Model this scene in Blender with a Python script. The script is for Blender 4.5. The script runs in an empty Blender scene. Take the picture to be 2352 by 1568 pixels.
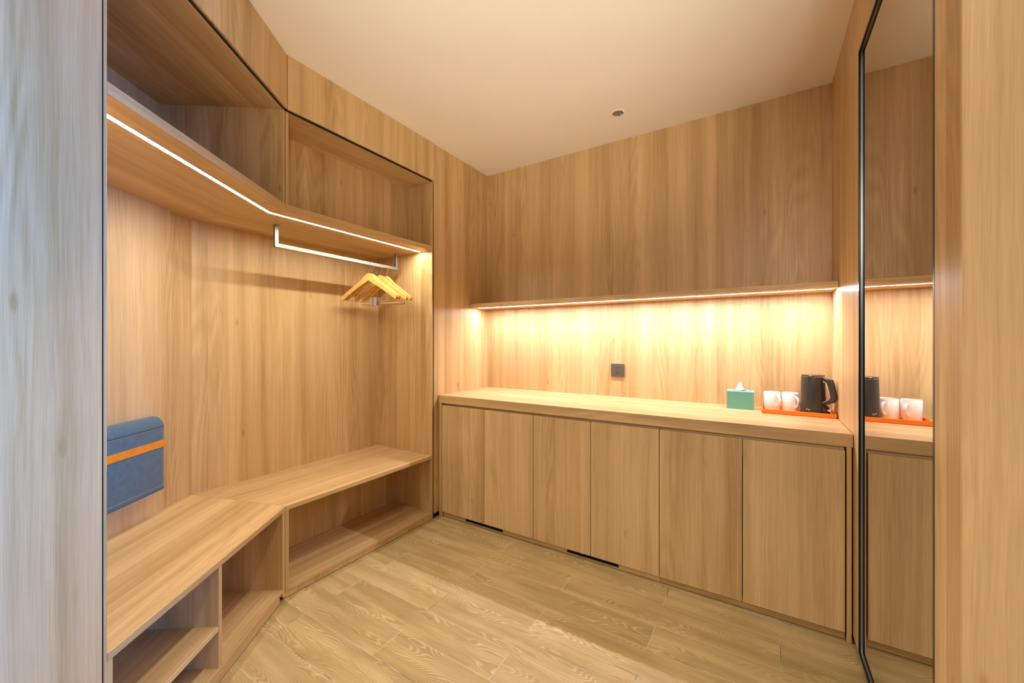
import bpy, bmesh, math, random
from mathutils import Vector, Matrix
random.seed(7)
S = bpy.context.scene
C = S.collection
PI = math.pi

# ---------------------------------------------------------------- geometry frame
A36 = math.radians(36)
E1 = Vector((-math.sin(A36), math.cos(A36), 0))      # along the angled wardrobe run, into the room
E2 = Vector((math.cos(A36), math.sin(A36), 0))       # out of the angled wardrobe run
CEIL = 2.6
XL, XR, YB = -1.928, 0.315, 2.69                     # left wall / front of straight run, right wall, back wall
YC = 2.10                                            # front of the worktop and doors
F1 = -0.950                                          # front plane of the angled run (along E2)
CR1 = 1.976                                          # crease between the runs (along E1)
T18 = math.tan(math.radians(18))

def en(a, b, z=0.0):
    """point from run coordinates (along E1, along E2)"""
    p = E1 * a + E2 * b
    return Vector((p.x, p.y, z))

# ---------------------------------------------------------------- node helpers
def newmat(name):
    m = bpy.data.materials.new(name); m.use_nodes = True
    nt = m.node_tree; nt.nodes.clear()
    out = nt.nodes.new('ShaderNodeOutputMaterial')
    return m, nt, out

class N:
    def __init__(s, nt): s.nt = nt
    def node(s, t, **k):
        n = s.nt.nodes.new(t)
        for a, b in k.items(): setattr(n, a, b)
        return n
    def put(s, sock, v):
        if v is None: return
        if hasattr(v, 'node'): s.nt.links.new(v, sock)
        else: sock.default_value = v
    def math(s, op, a, b=None, c=None, clamp=False):
        n = s.node('ShaderNodeMath', operation=op, use_clamp=clamp)
        s.put(n.inputs[0], a); s.put(n.inputs[1], b); s.put(n.inputs[2], c)
        return n.outputs[0]
    def vec(s, x, y, z=0.0):
        n = s.node('ShaderNodeCombineXYZ')
        s.put(n.inputs[0], x); s.put(n.inputs[1], y); s.put(n.inputs[2], z)
        return n.outputs[0]
    def noise(s, v, scale=1.0, detail=2.0, rough=0.5, dist=0.0):
        n = s.node('ShaderNodeTexNoise'); s.put(n.inputs['Vector'], v)
        n.inputs['Scale'].default_value = scale; n.inputs['Detail'].default_value = detail
        n.inputs['Roughness'].default_value = rough; n.inputs['Distortion'].default_value = dist
        return n.outputs[0]
    def remap(s, v, a, b, c=0.0, d=1.0, smooth=False):
        n = s.node('ShaderNodeMapRange', interpolation_type='SMOOTHSTEP' if smooth else 'LINEAR')
        s.put(n.inputs[0], v)
        for i, x in enumerate((a, b, c, d)): n.inputs[i + 1].default_value = x
        return n.outputs[0]
    def mix(s, f, a, b, blend='MIX'):
        n = s.node('ShaderNodeMix', data_type='RGBA', blend_type=blend)
        s.put(n.inputs[0], f); s.put(n.inputs[6], a); s.put(n.inputs[7], b)
        return n.outputs[2]
    def ramp(s, f, stops):
        n = s.node('ShaderNodeValToRGB'); s.put(n.inputs[0], f)
        e = n.color_ramp.elements
        while len(e) < len(stops): e.new(0.5)
        for el, (p, c) in zip(e, stops): el.position = p; el.color = (*c, 1)
        return n.outputs[0]
    def bump(s, h, strength, dist):
        n = s.node('ShaderNodeBump'); s.put(n.inputs['Height'], h)
        n.inputs['Strength'].default_value = strength; n.inputs['Distance'].default_value = dist
        return n.outputs[0]

def simple(name, col, rough=0.5, metal=0.0, spec=0.5, coat=0.0, noise=0.0, nscale=200.0, emit=None, es=0.0):
    m, nt, out = newmat(name); q = N(nt)
    b = q.node('ShaderNodeBsdfPrincipled')
    b.inputs['Base Color'].default_value = (*col, 1)
    b.inputs['Roughness'].default_value = rough; b.inputs['Metallic'].default_value = metal
    b.inputs['Specular IOR Level'].default_value = spec; b.inputs['Coat Weight'].default_value = coat
    if noise:
        tc = q.node('ShaderNodeTexCoord')
        f = q.noise(tc.outputs['Object'], nscale, 3.0, 0.6)
        dk = tuple(c * (1 - noise) for c in col) + (1,); lt = tuple(min(1, c * (1 + noise)) for c in col) + (1,)
        nt.links.new(q.mix(f, dk, lt), b.inputs['Base Color'])
        nt.links.new(q.bump(f, 0.15, 0.0006), b.inputs['Normal'])
    if emit:
        b.inputs['Emission Color'].default_value = (*emit, 1); b.inputs['Emission Strength'].default_value = es
    nt.links.new(b.outputs[0], out.inputs[0])
    return m

def wood_mat(name, dark, light, rough=0.36, gain=1.0):
    """oak laminate: UV in metres, u across and v along the grain"""
    m, nt, out = newmat(name); q = N(nt)
    uv = q.node('ShaderNodeUVMap', uv_map='UVMap').outputs[0]
    sep = q.node('ShaderNodeSeparateXYZ'); nt.links.new(uv, sep.inputs[0])
    u0, v0 = sep.outputs[0], sep.outputs[1]
    rnd = q.math('MULTIPLY', q.node('ShaderNodeObjectInfo').outputs['Random'], 41.0)
    u0 = q.math('ADD', u0, rnd); v0 = q.math('ADD', v0, q.math('MULTIPLY', rnd, 1.7))
    warp = q.noise(q.vec(q.math('MULTIPLY', u0, 5.0), q.math('MULTIPLY', v0, 1.6), 3.1), 1.0, 2.0, 0.5)
    uw = q.math('ADD', u0, q.math('MULTIPLY', q.math('SUBTRACT', warp, 0.5), 0.035))
    # leaves of veneer with crisp straight joints
    leaf = q.math('FLOOR', q.math('ADD', q.math('MULTIPLY', u0, 11.0),
                  q.math('MULTIPLY', q.noise(q.vec(q.math('MULTIPLY', u0, 3.3), 0.0, 7.0), 1.0, 1.0), 3.0)))
    wn = q.node('ShaderNodeTexWhiteNoise', noise_dimensions='1D'); nt.links.new(leaf, wn.inputs['W'])
    leafv = wn.outputs[0]
    band = q.noise(q.vec(q.math('MULTIPLY', uw, 11.0), q.math('MULTIPLY', v0, 0.35), leafv), 1.0, 3.0, 0.6)
    line = q.noise(q.vec(q.math('MULTIPLY', uw, 120.0), q.math('MULTIPLY', v0, 1.6), leafv), 1.0, 4.0, 0.65)
    fine = q.noise(q.vec(q.math('MULTIPLY', uw, 520.0), q.math('MULTIPLY', v0, 9.0), 1.0), 1.0, 2.0, 0.6)
    ring = q.noise(q.vec(q.math('MULTIPLY', u0, 7.0), q.math('MULTIPLY', v0, 0.75), q.math('MULTIPLY', leafv, 9.0)), 1.0, 1.0, 0.4)
    cath = q.math('SINE', q.math('MULTIPLY', ring, 95.0))
    cmask = q.remap(q.noise(q.vec(q.math('MULTIPLY', u0, 4.0), q.math('MULTIPLY', v0, 0.5), 11.0), 1.0, 1.0), 0.45, 0.62, 0.0, 1.0, True)
    vo = q.node('ShaderNodeTexVoronoi', feature='F1', voronoi_dimensions='2D')
    nt.links.new(q.vec(q.math('MULTIPLY', u0, 2.1), q.math('MULTIPLY', v0, 0.85)), vo.inputs['Vector'])
    vo.inputs['Scale'].default_value = 1.0
    knot = q.remap(vo.outputs['Distance'], 0.002, 0.026, 1.0, 0.0, True)
    t = q.math('MULTIPLY_ADD', leafv, 0.09, 0.03)
    t = q.math('MULTIPLY_ADD', band, 0.86, t)
    t = q.math('MULTIPLY_ADD', line, 0.40, t)
    t = q.math('MULTIPLY_ADD', fine, 0.34, t)
    t = q.math('MULTIPLY_ADD', q.math('MULTIPLY', cath, cmask), 0.06, t)
    t = q.math('SUBTRACT', t, q.math('MULTIPLY', knot, 0.22))
    t = q.remap(t, 0.62, 1.11, 0.0, 1.0)
    mid = tuple((a + b) * 0.5 for a, b in zip(dark, light))
    col = q.ramp(t, [(0.0, dark), (0.5, mid), (1.0, light)])
    b = q.node('ShaderNodeBsdfPrincipled')
    nt.links.new(col, b.inputs['Base Color'])
    nt.links.new(q.remap(fine, 0.3, 0.7, rough + 0.07, rough - 0.04), b.inputs['Roughness'])
    b.inputs['Specular IOR Level'].default_value = 0.42
    nt.links.new(q.bump(q.math('ADD', fine, line), 0.10, 0.0004), b.inputs['Normal'])
    nt.links.new(b.outputs[0], out.inputs[0])
    return m

def floor_mat():
    m, nt, out = newmat('oak_look_floor_tile'); q = N(nt)
    tc = q.node('ShaderNodeTexCoord')
    sep = q.node('ShaderNodeSeparateXYZ'); nt.links.new(tc.outputs['Object'], sep.inputs[0])
    x, y = sep.outputs[0], sep.outputs[1]
    W, L = 0.1525, 0.905
    r = q.math('DIVIDE', q.math('SUBTRACT', y, 1.335), W); row = q.math('FLOOR', r); fr = q.math('SUBTRACT', r, row)
    par = q.math('MODULO', q.math('ADD', row, 100.0), 2.0)
    cx = q.math('DIVIDE', q.math('SUBTRACT', q.math('SUBTRACT', x, 0.515), q.math('MULTIPLY', par, 0.4525)), L)
    col = q.math('FLOOR', cx); fc = q.math('SUBTRACT', cx, col)
    wn = q.node('ShaderNodeTexWhiteNoise', noise_dimensions='2D'); nt.links.new(q.vec(row, col), wn.inputs['Vector'])
    rid = wn.outputs[0]
    rz = q.math('MULTIPLY', rid, 31.0)
    # big slow field whose contour lines make the swirls
    fld = q.noise(q.vec(q.math('MULTIPLY', x, 2.3), q.math('MULTIPLY', y, 11.0), rz), 1.0, 1.5, 0.45)
    sm = q.noise(q.vec(q.math('MULTIPLY', x, 14.0), q.math('MULTIPLY', y, 60.0), rz), 1.0, 2.0, 0.5)
    ph = q.math('ADD', q.math('ADD', q.math('MULTIPLY', fld, 185.0), q.math('MULTIPLY', sm, 4.0)), q.math('MULTIPLY', y, 900.0))
    ring = q.math('MULTIPLY_ADD', q.math('SINE', ph), 0.5, 0.5)
    ring = q.math('POWER', ring, 2.6)
    mask = q.remap(q.noise(q.vec(q.math('MULTIPLY', x, 3.5), q.math('MULTIPLY', y, 9.0), q.math('ADD', rz, 5.0)), 1.0, 1.5), 0.34, 0.64, 0.15, 1.0, True)
    ring = q.math('MULTIPLY', ring, mask)
    broad = q.noise(q.vec(q.math('MULTIPLY', x, 1.6), q.math('MULTIPLY', y, 16.0), q.math('ADD', rz, 9.0)), 1.0, 3.0, 0.55)
    fine = q.noise(q.vec(q.math('MULTIPLY', x, 22.0), q.math('MULTIPLY', y, 420.0), rz), 1.0, 3.0, 0.6)
    t = q.math('MULTIPLY', broad, 0.62)
    t = q.math('MULTIPLY_ADD', ring, 0.29, t)
    t = q.math('MULTIPLY_ADD', fine, 0.26, t)
    t = q.math('MULTIPLY_ADD', rid, 0.10, t)
    c = q.ramp(q.remap(t, 0.30, 0.96), [(0.0, (0.295, 0.203, 0.086)), (0.45, (0.465, 0.345, 0.168)), (1.0, (0.70, 0.565, 0.33))])
    eY = q.math('MINIMUM', fr, q.math('SUBTRACT', 1.0, fr)); eX = q.math('MINIMUM', fc, q.math('SUBTRACT', 1.0, fc))
    gy = q.math('LESS_THAN', q.math('MULTIPLY', eY, W), 0.0011); gx = q.math('LESS_THAN', q.math('MULTIPLY', eX, L), 0.0012)
    g = q.math('MAXIMUM', gy, gx)
    gn = q.noise(q.vec(q.math('MULTIPLY', x, 5.0), q.math('MULTIPLY', y, 5.0), 2.0), 1.0, 2.0)
    gcol = q.mix(q.remap(gn, 0.56, 0.64), (0.56, 0.48, 0.37, 1), (0.14, 0.12, 0.10, 1))
    c = q.mix(g, c, gcol)
    b = q.node('ShaderNodeBsdfPrincipled')
    nt.links.new(c, b.inputs['Base Color'])
    nt.links.new(q.remap(t, 0.3, 1.0, 0.50, 0.38), b.inputs['Roughness'])
    b.inputs['Specular IOR Level'].default_value = 0.35
    h = q.math('SUBTRACT', q.math('MULTIPLY', ring, 0.4), q.math('MULTIPLY', g, 1.5))
    nt.links.new(q.bump(h, 0.25, 0.0006), b.inputs['Normal'])
    nt.links.new(b.outputs[0], out.inputs[0])
    return m

def fabric_mat(name, c1, c2):
    m, nt, out = newmat(name); q = N(nt)
    tc = q.node('ShaderNodeTexCoord')
    sep = q.node('ShaderNodeSeparateXYZ'); nt.links.new(tc.outputs['Object'], sep.inputs[0])
    d = q.math('ADD', q.math('MULTIPLY', sep.outputs[0], -0.588), q.math('MULTIPLY', sep.outputs[1], 0.809))
    a = q.noise(q.vec(q.math('MULTIPLY', d, 900.0), q.math('MULTIPLY', sep.outputs[2], 220.0)), 1.0, 2.0)
    b2 = q.noise(q.vec(q.math('MULTIPLY', d, 200.0), q.math('MULTIPLY', sep.outputs[2], 900.0)), 1.0, 2.0)
    cl = q.noise(tc.outputs['Object'], 38.0, 4.0, 0.6)
    f = q.math('ADD', q.math('MULTIPLY', q.math('ADD', a, b2), 0.38), q.math('MULTIPLY', cl, 0.3))
    c = q.ramp(q.remap(f, 0.36, 0.70), [(0.0, c1), (1.0, c2)])
    b = q.node('ShaderNodeBsdfPrincipled'); nt.links.new(c, b.inputs['Base Color'])
    b.inputs['Roughness'].default_value = 0.85; b.inputs['Sheen Weight'].default_value = 0.25
    b.inputs['Specular IOR Level'].default_value = 0.2
    nt.links.new(q.bump(q.math('ADD', a, b2), 0.4, 0.0008), b.inputs['Normal'])
    nt.links.new(b.outputs[0], out.inputs[0])
    return m

def mug_mat():
    m, nt, out = newmat('glazed_white_ceramic'); q = N(nt)
    b = q.node('ShaderNodeBsdfPrincipled')
    tc = q.node('ShaderNodeTexCoord')
    f = q.noise(tc.outputs['Object'], 60.0, 2.0)
    nt.links.new(q.mix(f, (0.80, 0.79, 0.78, 1), (0.86, 0.855, 0.85, 1)), b.inputs['Base Color'])
    b.inputs['Roughness'].default_value = 0.22; b.inputs['Coat Weight'].default_value = 0.4
    nt.links.new(b.outputs[0], out.inputs[0])
    return m

def brushed(name, col, rough):
    m, nt, out = newmat(name); q = N(nt)
    tc = q.node('ShaderNodeTexCoord')
    mp = q.node('ShaderNodeMapping'); nt.links.new(tc.outputs['Object'], mp.inputs[0]); mp.inputs['Scale'].default_value = (900, 8, 900)
    f = q.noise(mp.outputs[0], 1.0, 2.0)
    b = q.node('ShaderNodeBsdfPrincipled'); b.inputs['Base Color'].default_value = (*col, 1)
    b.inputs['Metallic'].default_value = 1.0
    nt.links.new(q.remap(f, 0.3, 0.7, rough - 0.05, rough + 0.08), b.inputs['Roughness'])
    nt.links.new(b.outputs[0], out.inputs[0])
    return m

WOOD = wood_mat('oak_laminate', (0.420, 0.264, 0.107), (0.735, 0.531, 0.287))
WALLWOOD = WOOD
FLOOR = floor_mat()
PAINT = simple('ceiling_paint', (0.89, 0.87, 0.83), 0.9, noise=0.015, nscale=6.0)
ROOMWHITE = simple('bedroom_wall_paint', (0.72, 0.70, 0.67), 0.9, noise=0.02, nscale=8.0)
BLACK = simple('black_anodised_trim', (0.006, 0.006, 0.007), 0.45, 0.0, 0.4)
DARKGAP = simple('dark_recess_board', (0.012, 0.010, 0.008), 0.8)
FRAMEBLACK = simple('mirror_frame_black', (0.022, 0.026, 0.031), 0.28, 0.85)
FRAMEGREY = simple('mirror_frame_satin_grey', (0.26, 0.30, 0.33), 0.30, 0.9)
MIRROR = simple('mirror_silvering', (0.70, 0.695, 0.66), 0.0, 1.0)
STEEL = brushed('brushed_steel', (0.30, 0.30, 0.30), 0.42)
CHROME = simple('chrome_wire', (0.80, 0.80, 0.80), 0.14, 1.0)
LEDC = (1.0, 0.92, 0.74)
LED = simple('led_diffuser_warm_white', (0.9, 0.9, 0.88), 0.5, emit=LEDC, es=82.0)
LEDK = simple('led_diffuser_kitchen', (0.9, 0.9, 0.88), 0.5, emit=(1.0, 0.925, 0.96), es=172.0)
ALU = simple('aluminium_profile', (0.75, 0.75, 0.74), 0.4, 1.0)
SOCKET = simple('socket_bronze_grey', (0.115, 0.102, 0.088), 0.38, 0.3)
SLOT = simple('socket_slot_black', (0.004, 0.004, 0.004), 0.6)
TEAL = simple('teal_paper_card', (0.150, 0.460, 0.425), 0.55, noise=0.05, nscale=120)
PAPER = simple('white_tissue_paper', (0.88, 0.88, 0.87), 0.9)
ORANGE = simple('orange_lacquer_tray', (0.92, 0.235, 0.010), 0.38, noise=0.03, nscale=90)
MUG = mug_mat()
KETTLE = simple('kettle_black_shell', (0.030, 0.026, 0.022), 0.33, 0.0, 0.6)
KETTLEG = simple('kettle_gloss_black', (0.012, 0.011, 0.010), 0.16, 0.0, 0.6)
LOGO = simple('logo_white_print', (0.85, 0.83, 0.80), 0.5)
HANGWOOD = wood_mat('hanger_varnished_beech', (0.66, 0.36, 0.085), (0.88, 0.57, 0.18), 0.26)
DOWEL = wood_mat('hanger_bar_beech', (0.55, 0.32, 0.12), (0.70, 0.44, 0.20), 0.4)
TIP = simple('hanger_tip_rubber', (0.10, 0.05, 0.02), 0.6)
BLUE = fabric_mat('blue_denim_weave', (0.040, 0.092, 0.155), (0.100, 0.190, 0.275))
BLUEDK = simple('blue_piping_thread', (0.05, 0.09, 0.14), 0.8)
THREAD = simple('tan_seam_thread', (0.45, 0.28, 0.14), 0.8)
STRAP = fabric_mat('orange_webbing', (0.62, 0.17, 0.004), (0.90, 0.33, 0.010))

# ---------------------------------------------------------------- mesh helpers
def link(name, me, parent=None, mats=()):
    o = bpy.data.objects.new(name, me); C.objects.link(o)
    for m in mats: me.materials.append(m)
    if parent is not None:
        o.parent = parent
        off = parent_world(parent)
        me.transform(Matrix.Translation(-off))
    return o

def parent_world(p):
    v = Vector((0, 0, 0))
    while p is not None:
        v += Vector(p.location); p = p.parent
    return v

def grain_uv(me, grain):
    g = Vector(grain).normalized()
    uv = me.uv_layers.new(name='UVMap')
    for poly in me.polygons:
        n = poly.normal
        gp = g - n * g.dot(n)
        if gp.length < 0.2:
            t = Vector((1, 0, 0)) if abs(n.x) < 0.8 else Vector((0, 1, 0))
            gp = (t - n * t.dot(n)); s = 6.0
        else: s = 1.0
        gp.normalize(); a = n.cross(gp)
        for li in poly.loop_indices:
            p = me.vertices[me.loops[li].vertex_index].co
            uv.data[li].uv = (p.dot(a), p.dot(gp) * (0.25 if s > 1 else 1.0))

def mesh_from(verts, faces, name):
    me = bpy.data.meshes.new(name)
    me.from_pydata([tuple(v) for v in verts], [], faces)
    bm = bmesh.new(); bm.from_mesh(me)
    bmesh.ops.recalc_face_normals(bm, faces=bm.faces)
    bm.to_mesh(me); bm.free(); me.update()
    return me

def prism_data(poly, z0, z1, base=0):
    n = len(poly)
    v = [(p[0], p[1], z0) for p in poly] + [(p[0], p[1], z1) for p in poly]
    f = [tuple(base + i for i in reversed(range(n))), tuple(base + n + i for i in range(n))]
    f += [(base + i, base + (i + 1) % n, base + n + (i + 1) % n, base + n + i) for i in range(n)]
    return v, f

def board(name, solids, grain, mat, parent=None, bevel=0.0012):
    """solids: list of (polygon, z0, z1) joined into ONE mesh"""
    V, Fc = [], []
    for poly, z0, z1 in solids:
        v, f = prism_data(poly, z0, z1, len(V)); V += v; Fc += f
    me = mesh_from(V, Fc, name)
    grain_uv(me, grain)
    o = link(name, me, parent, (mat,))
    if bevel:
        b = o.modifiers.new('edge', 'BEVEL'); b.width = bevel; b.segments = 2; b.limit_method = 'ANGLE'; b.harden_normals = False
    return o

def rect(x0, y0, x1, y1): return [(x0, y0), (x1, y0), (x1, y1), (x0, y1)]
def run(a0, b0, a1, b1):
    return [tuple(en(a0, b0)[:2]), tuple(en(a1, b0)[:2]), tuple(en(a1, b1)[:2]), tuple(en(a0, b1)[:2])]
def runp(pts): return [tuple(en(a, b)[:2]) for a, b in pts]

def box(name, x0, y0, z0, x1, y1, z1, mat, parent=None, bevel=0.001, grain=(0, 0, 1)):
    return board(name, [(rect(x0, y0, x1, y1), z0, z1)], grain, mat, parent, bevel)

def lathe_data(profile, seg=48, cx=0, cy=0, base=0, closed=False):
    V, Fc = [], []
    k = len(profile)
    for i in range(seg):
        a = 2 * PI * i / seg
        for r, z in profile: V.append((cx + r * math.cos(a), cy + r * math.sin(a), z))
    for i in range(seg):
        j = (i + 1) % seg
        for t in range(k - 1): Fc.append((base + i * k + t, base + j * k + t, base + j * k + t + 1, base + i * k + t + 1))
    if not closed:
        if profile[0][0] > 1e-6: Fc.append(tuple(base + i * k for i in reversed(range(seg))))
        if profile[-1][0] > 1e-6: Fc.append(tuple(base + i * k + k - 1 for i in range(seg)))
    return V, Fc

def smooth(o, ang=40):
    me = o.data
    for p in me.polygons: p.use_smooth = True
    try:
        me.set_sharp_from_angle(angle=math.radians(ang))
    except Exception: pass
    return o

def lathe(name, profile, cx, cy, mat, parent=None, seg=56, ang=35, hollow=False):
    V, Fc = lathe_data(profile, seg, cx, cy, closed=hollow)
    me = mesh_from(V, Fc, name)
    bm = bmesh.new(); bm.from_mesh(me); bmesh.ops.remove_doubles(bm, verts=bm.verts, dist=1e-6); bm.to_mesh(me); bm.free()
    return smooth(link(name, me, parent, (mat,)), ang)

def tube_data(pts, rad, seg=10, base=0):
    pts = [Vector(p) for p in pts]; n = len(pts)
    rads = rad if isinstance(rad, (list, tuple)) else [rad] * n
    V, Fc = [], []
    t0 = (pts[1] - pts[0]).normalized()
    up = Vector((0, 0, 1)) if abs(t0.z) < 0.9 else Vector((1, 0, 0))
    a = t0.cross(up).normalized()
    for i, p in enumerate(pts):
        t = (pts[min(i + 1, n - 1)] - pts[max(i - 1, 0)]).normalized()
        a = (a - t * a.dot(t)).normalized(); b = t.cross(a)
        for k in range(seg):
            w = 2 * PI * k / seg
            V.append(p + (a * math.cos(w) + b * math.sin(w)) * rads[i])
    for i in range(n - 1):
        for k in range(seg):
            k2 = (k + 1) % seg
            Fc.append((base + i * seg + k, base + i * seg + k2, base + (i + 1) * seg + k2, base + (i + 1) * seg + k))
    Fc.append(tuple(base + k for k in reversed(range(seg)))); Fc.append(tuple(base + (n - 1) * seg + k for k in range(seg)))
    return V, Fc

def tube(name, paths, rad, mat, parent=None, seg=10):
    V, Fc = [], []
    for pts in paths:
        v, f = tube_data(pts, rad, seg, len(V)); V += v; Fc += f
    me = mesh_from(V, Fc, name); grain_uv(me, (1, 0, 0))
    return smooth(link(name, me, parent, (mat,)), 50)

def arc(c, r, a0, a1, n, fx, fz):
    """points in the plane spanned by unit vectors fx, fz"""
    out = []
    for i in range(n + 1):
        a = a0 + (a1 - a0) * i / n
        out.append(Vector(c) + Vector(fx) * (r * math.cos(a)) + Vector(fz) * (r * math.sin(a)))
    return out

def thing(name, label, cat, loc=(0, 0, 0), group=None):
    o = bpy.data.objects.new(name, None); C.objects.link(o); o.location = loc
    o.empty_display_size = 0.05
    o['label'] = label; o['category'] = cat
    if group: o['group'] = group
    return o
def tag(o, label, cat, group=None):
    o['label'] = label; o['category'] = cat
    if group: o['group'] = group
    return o
def struct(o, label, cat):
    o['kind'] = 'structure'; o['label'] = label; o['category'] = cat
    return o

Z = (0, 0, 1)
XAX, YAX = (1, 0, 0), (0, 1, 0)
G1 = tuple(E1)

# ================================================================= THE SETTING
# floor and ceiling cover the dressing room and the bedroom it opens from
def slab(name, z0, z1, mat):
    pts = [(-2.7, 3.0), (2.4, 3.0)] + runp([(0.2, 2.9), (-2.7, 2.9), (-2.7, -1.2), (1.2, -1.75)])
    return board(name, [(pts, z0, z1)], XAX, mat, None, 0)
struct(slab('floor', -0.05, 0.0, FLOOR), 'oak-look plank tile floor with pale joints', 'floor')
DX, DY = -0.733, 2.366            # recessed downlight: the ceiling has a round hole there
def ceiling_mesh():
    V, Fc = [], []
    X0, X1, Y0, Y1, h, r, seg = -3.2, 3.0, -3.6, 3.0, 0.1, 0.0350, 48
    bm = bmesh.new()
    def q(*p): bm.faces.new([bm.verts.new(v) for v in p])
    for z in (CEIL, CEIL + 0.05):
        for x0, y0, x1, y1 in ((X0, Y0, X1, DY - h), (X0, DY + h, X1, Y1), (X0, DY - h, DX - h, DY + h), (DX + h, DY - h, X1, DY + h)):
            q((x0, y0, z), (x1, y0, z), (x1, y1, z), (x0, y1, z))
        def sq(a):
            c, s_ = math.cos(a), math.sin(a); m = max(abs(c), abs(s_)); return (DX + h * c / m, DY + h * s_ / m, z)
        for k in range(seg):
            a0, a1 = 2 * PI * (k - 0.0) / seg, 2 * PI * (k + 1.0) / seg
            q((DX + r * math.cos(a0), DY + r * math.sin(a0), z), (DX + r * math.cos(a1), DY + r * math.sin(a1), z), sq(a1), sq(a0))
    for k in range(seg):
        a0, a1 = 2 * PI * k / seg, 2 * PI * (k + 1) / seg
        q(*[(DX + r * math.cos(a), DY + r * math.sin(a), z) for a, z in ((a0, CEIL), (a1, CEIL), (a1, CEIL + 0.05), (a0, CEIL + 0.05))])
    bmesh.ops.remove_doubles(bm, verts=bm.verts, dist=1e-5)
    bmesh.ops.recalc_face_normals(bm, faces=bm.faces)
    me = bpy.data.meshes.new('ceiling'); bm.to_mesh(me); bm.free()
    return me
ceil = struct(link('ceiling', ceiling_mesh(), None, (PAINT,)), 'plain off-white painted ceiling', 'ceiling')

struct(board('wall_back', [(rect(-2.0, YB, 0.4, YB + 0.08), 0, CEIL)], Z, WALLWOOD, None, 0), 'oak panelled wall behind the worktop and shelf', 'wall')
struct(board('wall_left', [(rect(XL - 0.05, 2.052, XL, YB), 0.036, CEIL)], Z, WALLWOOD, None, 0.001), 'oak wall panel between wardrobe and back wall', 'wall')
RC = Vector((XR, 1.07, 0)); RD = RC - E1 * 0.40
Q = RD + E2 * 1.8
wr = [(XR, YB), (XR, 1.07), (RD.x, RD.y), (Q.x, Q.y), (2.3, YB)]
MY0, MY1, MZ0, MZ1 = 1.209, 2.008, 0.032, 2.345      # mirror niche in the right wall
core = [(XR + 0.022, YB), (XR + 0.022, 1.09), (RD.x, RD.y), (Q.x, Q.y), (2.3, YB)]
front = [(rect(XR, MY1, XR + 0.022, YB), 0.032, CEIL), (rect(XR, MY0, XR + 0.022, MY1), MZ1, CEIL),
         ([(XR, MY0), (XR, 1.07), (RD.x, RD.y), (XR + 0.022, 1.09), (XR + 0.022, MY0)], 0.032, CEIL)]
struct(board('wall_right', [(core, 0.032, CEIL)] + front, Z, WALLWOOD, None, 0), 'oak panelled wall that carries the tall mirror', 'wall')
wi = [(XR + 0.012, YB), (XR + 0.012, 1.08), (RD.x + 0.01, RD.y + 0.012), (Q.x, Q.y + 0.02), (2.3, YB)]
struct(board('baseboard_right', [(wi, 0.0, 0.032)], Z, BLACK, None, 0), 'black recessed base under the mirror wall', 'baseboard')
struct(board('baseboard_left', [(rect(XL - 0.05, 2.052, XL - 0.012, YC + 0.03), 0.0, 0.036)], Z, BLACK, None, 0), 'black recessed base under the left wall panel', 'baseboard')
struct(board('wall_entry', [(run(-2.6, F1 - 0.06, 1.058, F1), 0, CEIL)], Z, WALLWOOD, None, 0.001), 'pale oak wall panel beside the wardrobe opening, in daylight', 'wall')
# the bedroom behind the camera
struct(board('wall_rear', [(run(-2.66, -1.0, -2.6, 2.7), 0, CEIL)], Z, ROOMWHITE, None, 0), 'off-white wall behind the viewer', 'wall')
w0, w1, wz0, wz1 = -1.35, 0.10, 0.55, 2.35
struct(board('wall_side', [(run(-2.6, 2.6, w0, 2.66), 0, CEIL), (run(w1, 2.6, 0.75, 2.66), 0, CEIL),
                           (run(w0, 2.6, w1, 2.66), 0, wz0), (run(w0, 2.6, w1, 2.66), wz1, CEIL)], Z, ROOMWHITE, None, 0),
       'off-white window wall of the bedroom', 'wall')
struct(board('window_1', [(run(w0, 2.61, w0 + 0.05, 2.65), wz0, wz1), (run(w1 - 0.05, 2.61, w1, 2.65), wz0, wz1),
                          (run(w0, 2.61, w1, 2.65), wz0, wz0 + 0.05), (run(w0, 2.61, w1, 2.65), wz1 - 0.05, wz1)], Z, BLACK, None, 0),
       'dark frame of the bedroom window', 'window')

# ================================================================= WARDROBE (overhead shelf, back, sides, fascia)
ZS0, ZS1 = 1.855, 1.886          # overhead shelf board
ZT = 2.331                       # underside of the cubby top
B1 = -1.505                      # back of the angled run
XBK = -2.483                     # back of the straight run
YS = 2.036                       # right-hand side panel
AL = 1.072                       # left-hand side panel (along E1)
def miter(b):                    # E1 position of the mitre at depth b of the angled run
    return CR1 + (F1 - b) * T18
def mit_xy(b): return tuple(en(miter(b), b)[:2])
back_cr = mit_xy(B1)
ward = thing('wardrobe', 'open oak wardrobe with overhead cubbies and hanging space, turning a corner', 'wardrobe', (XL, 1.04, 0))
# back panels
board('back_panel', [(runp([(AL - 0.02, B1 - 0.018), (miter(B1 - 0.018), B1 - 0.018), (miter(B1), B1), (AL - 0.02, B1)]), 0.0, 2.36)], Z, WOOD, ward, 0)
bc2 = mit_xy(B1 - 0.018)
board('back_panel', [([back_cr, (XBK, YS), (XBK - 0.018, YS), bc2], 0.0, 2.36)], Z, WOOD, ward, 0)
# side panels
board('side_panel', [(rect(XBK - 0.018, YS, XL - 0.001, YS + 0.008), 0.0, 2.339)], Z, WOOD, ward, 0.0008)
board('side_panel', [(run(AL - 0.008, B1 - 0.018, AL, F1 - 0.001), 0.0, 2.339)], Z, WOOD, ward, 0.0008)
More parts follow.
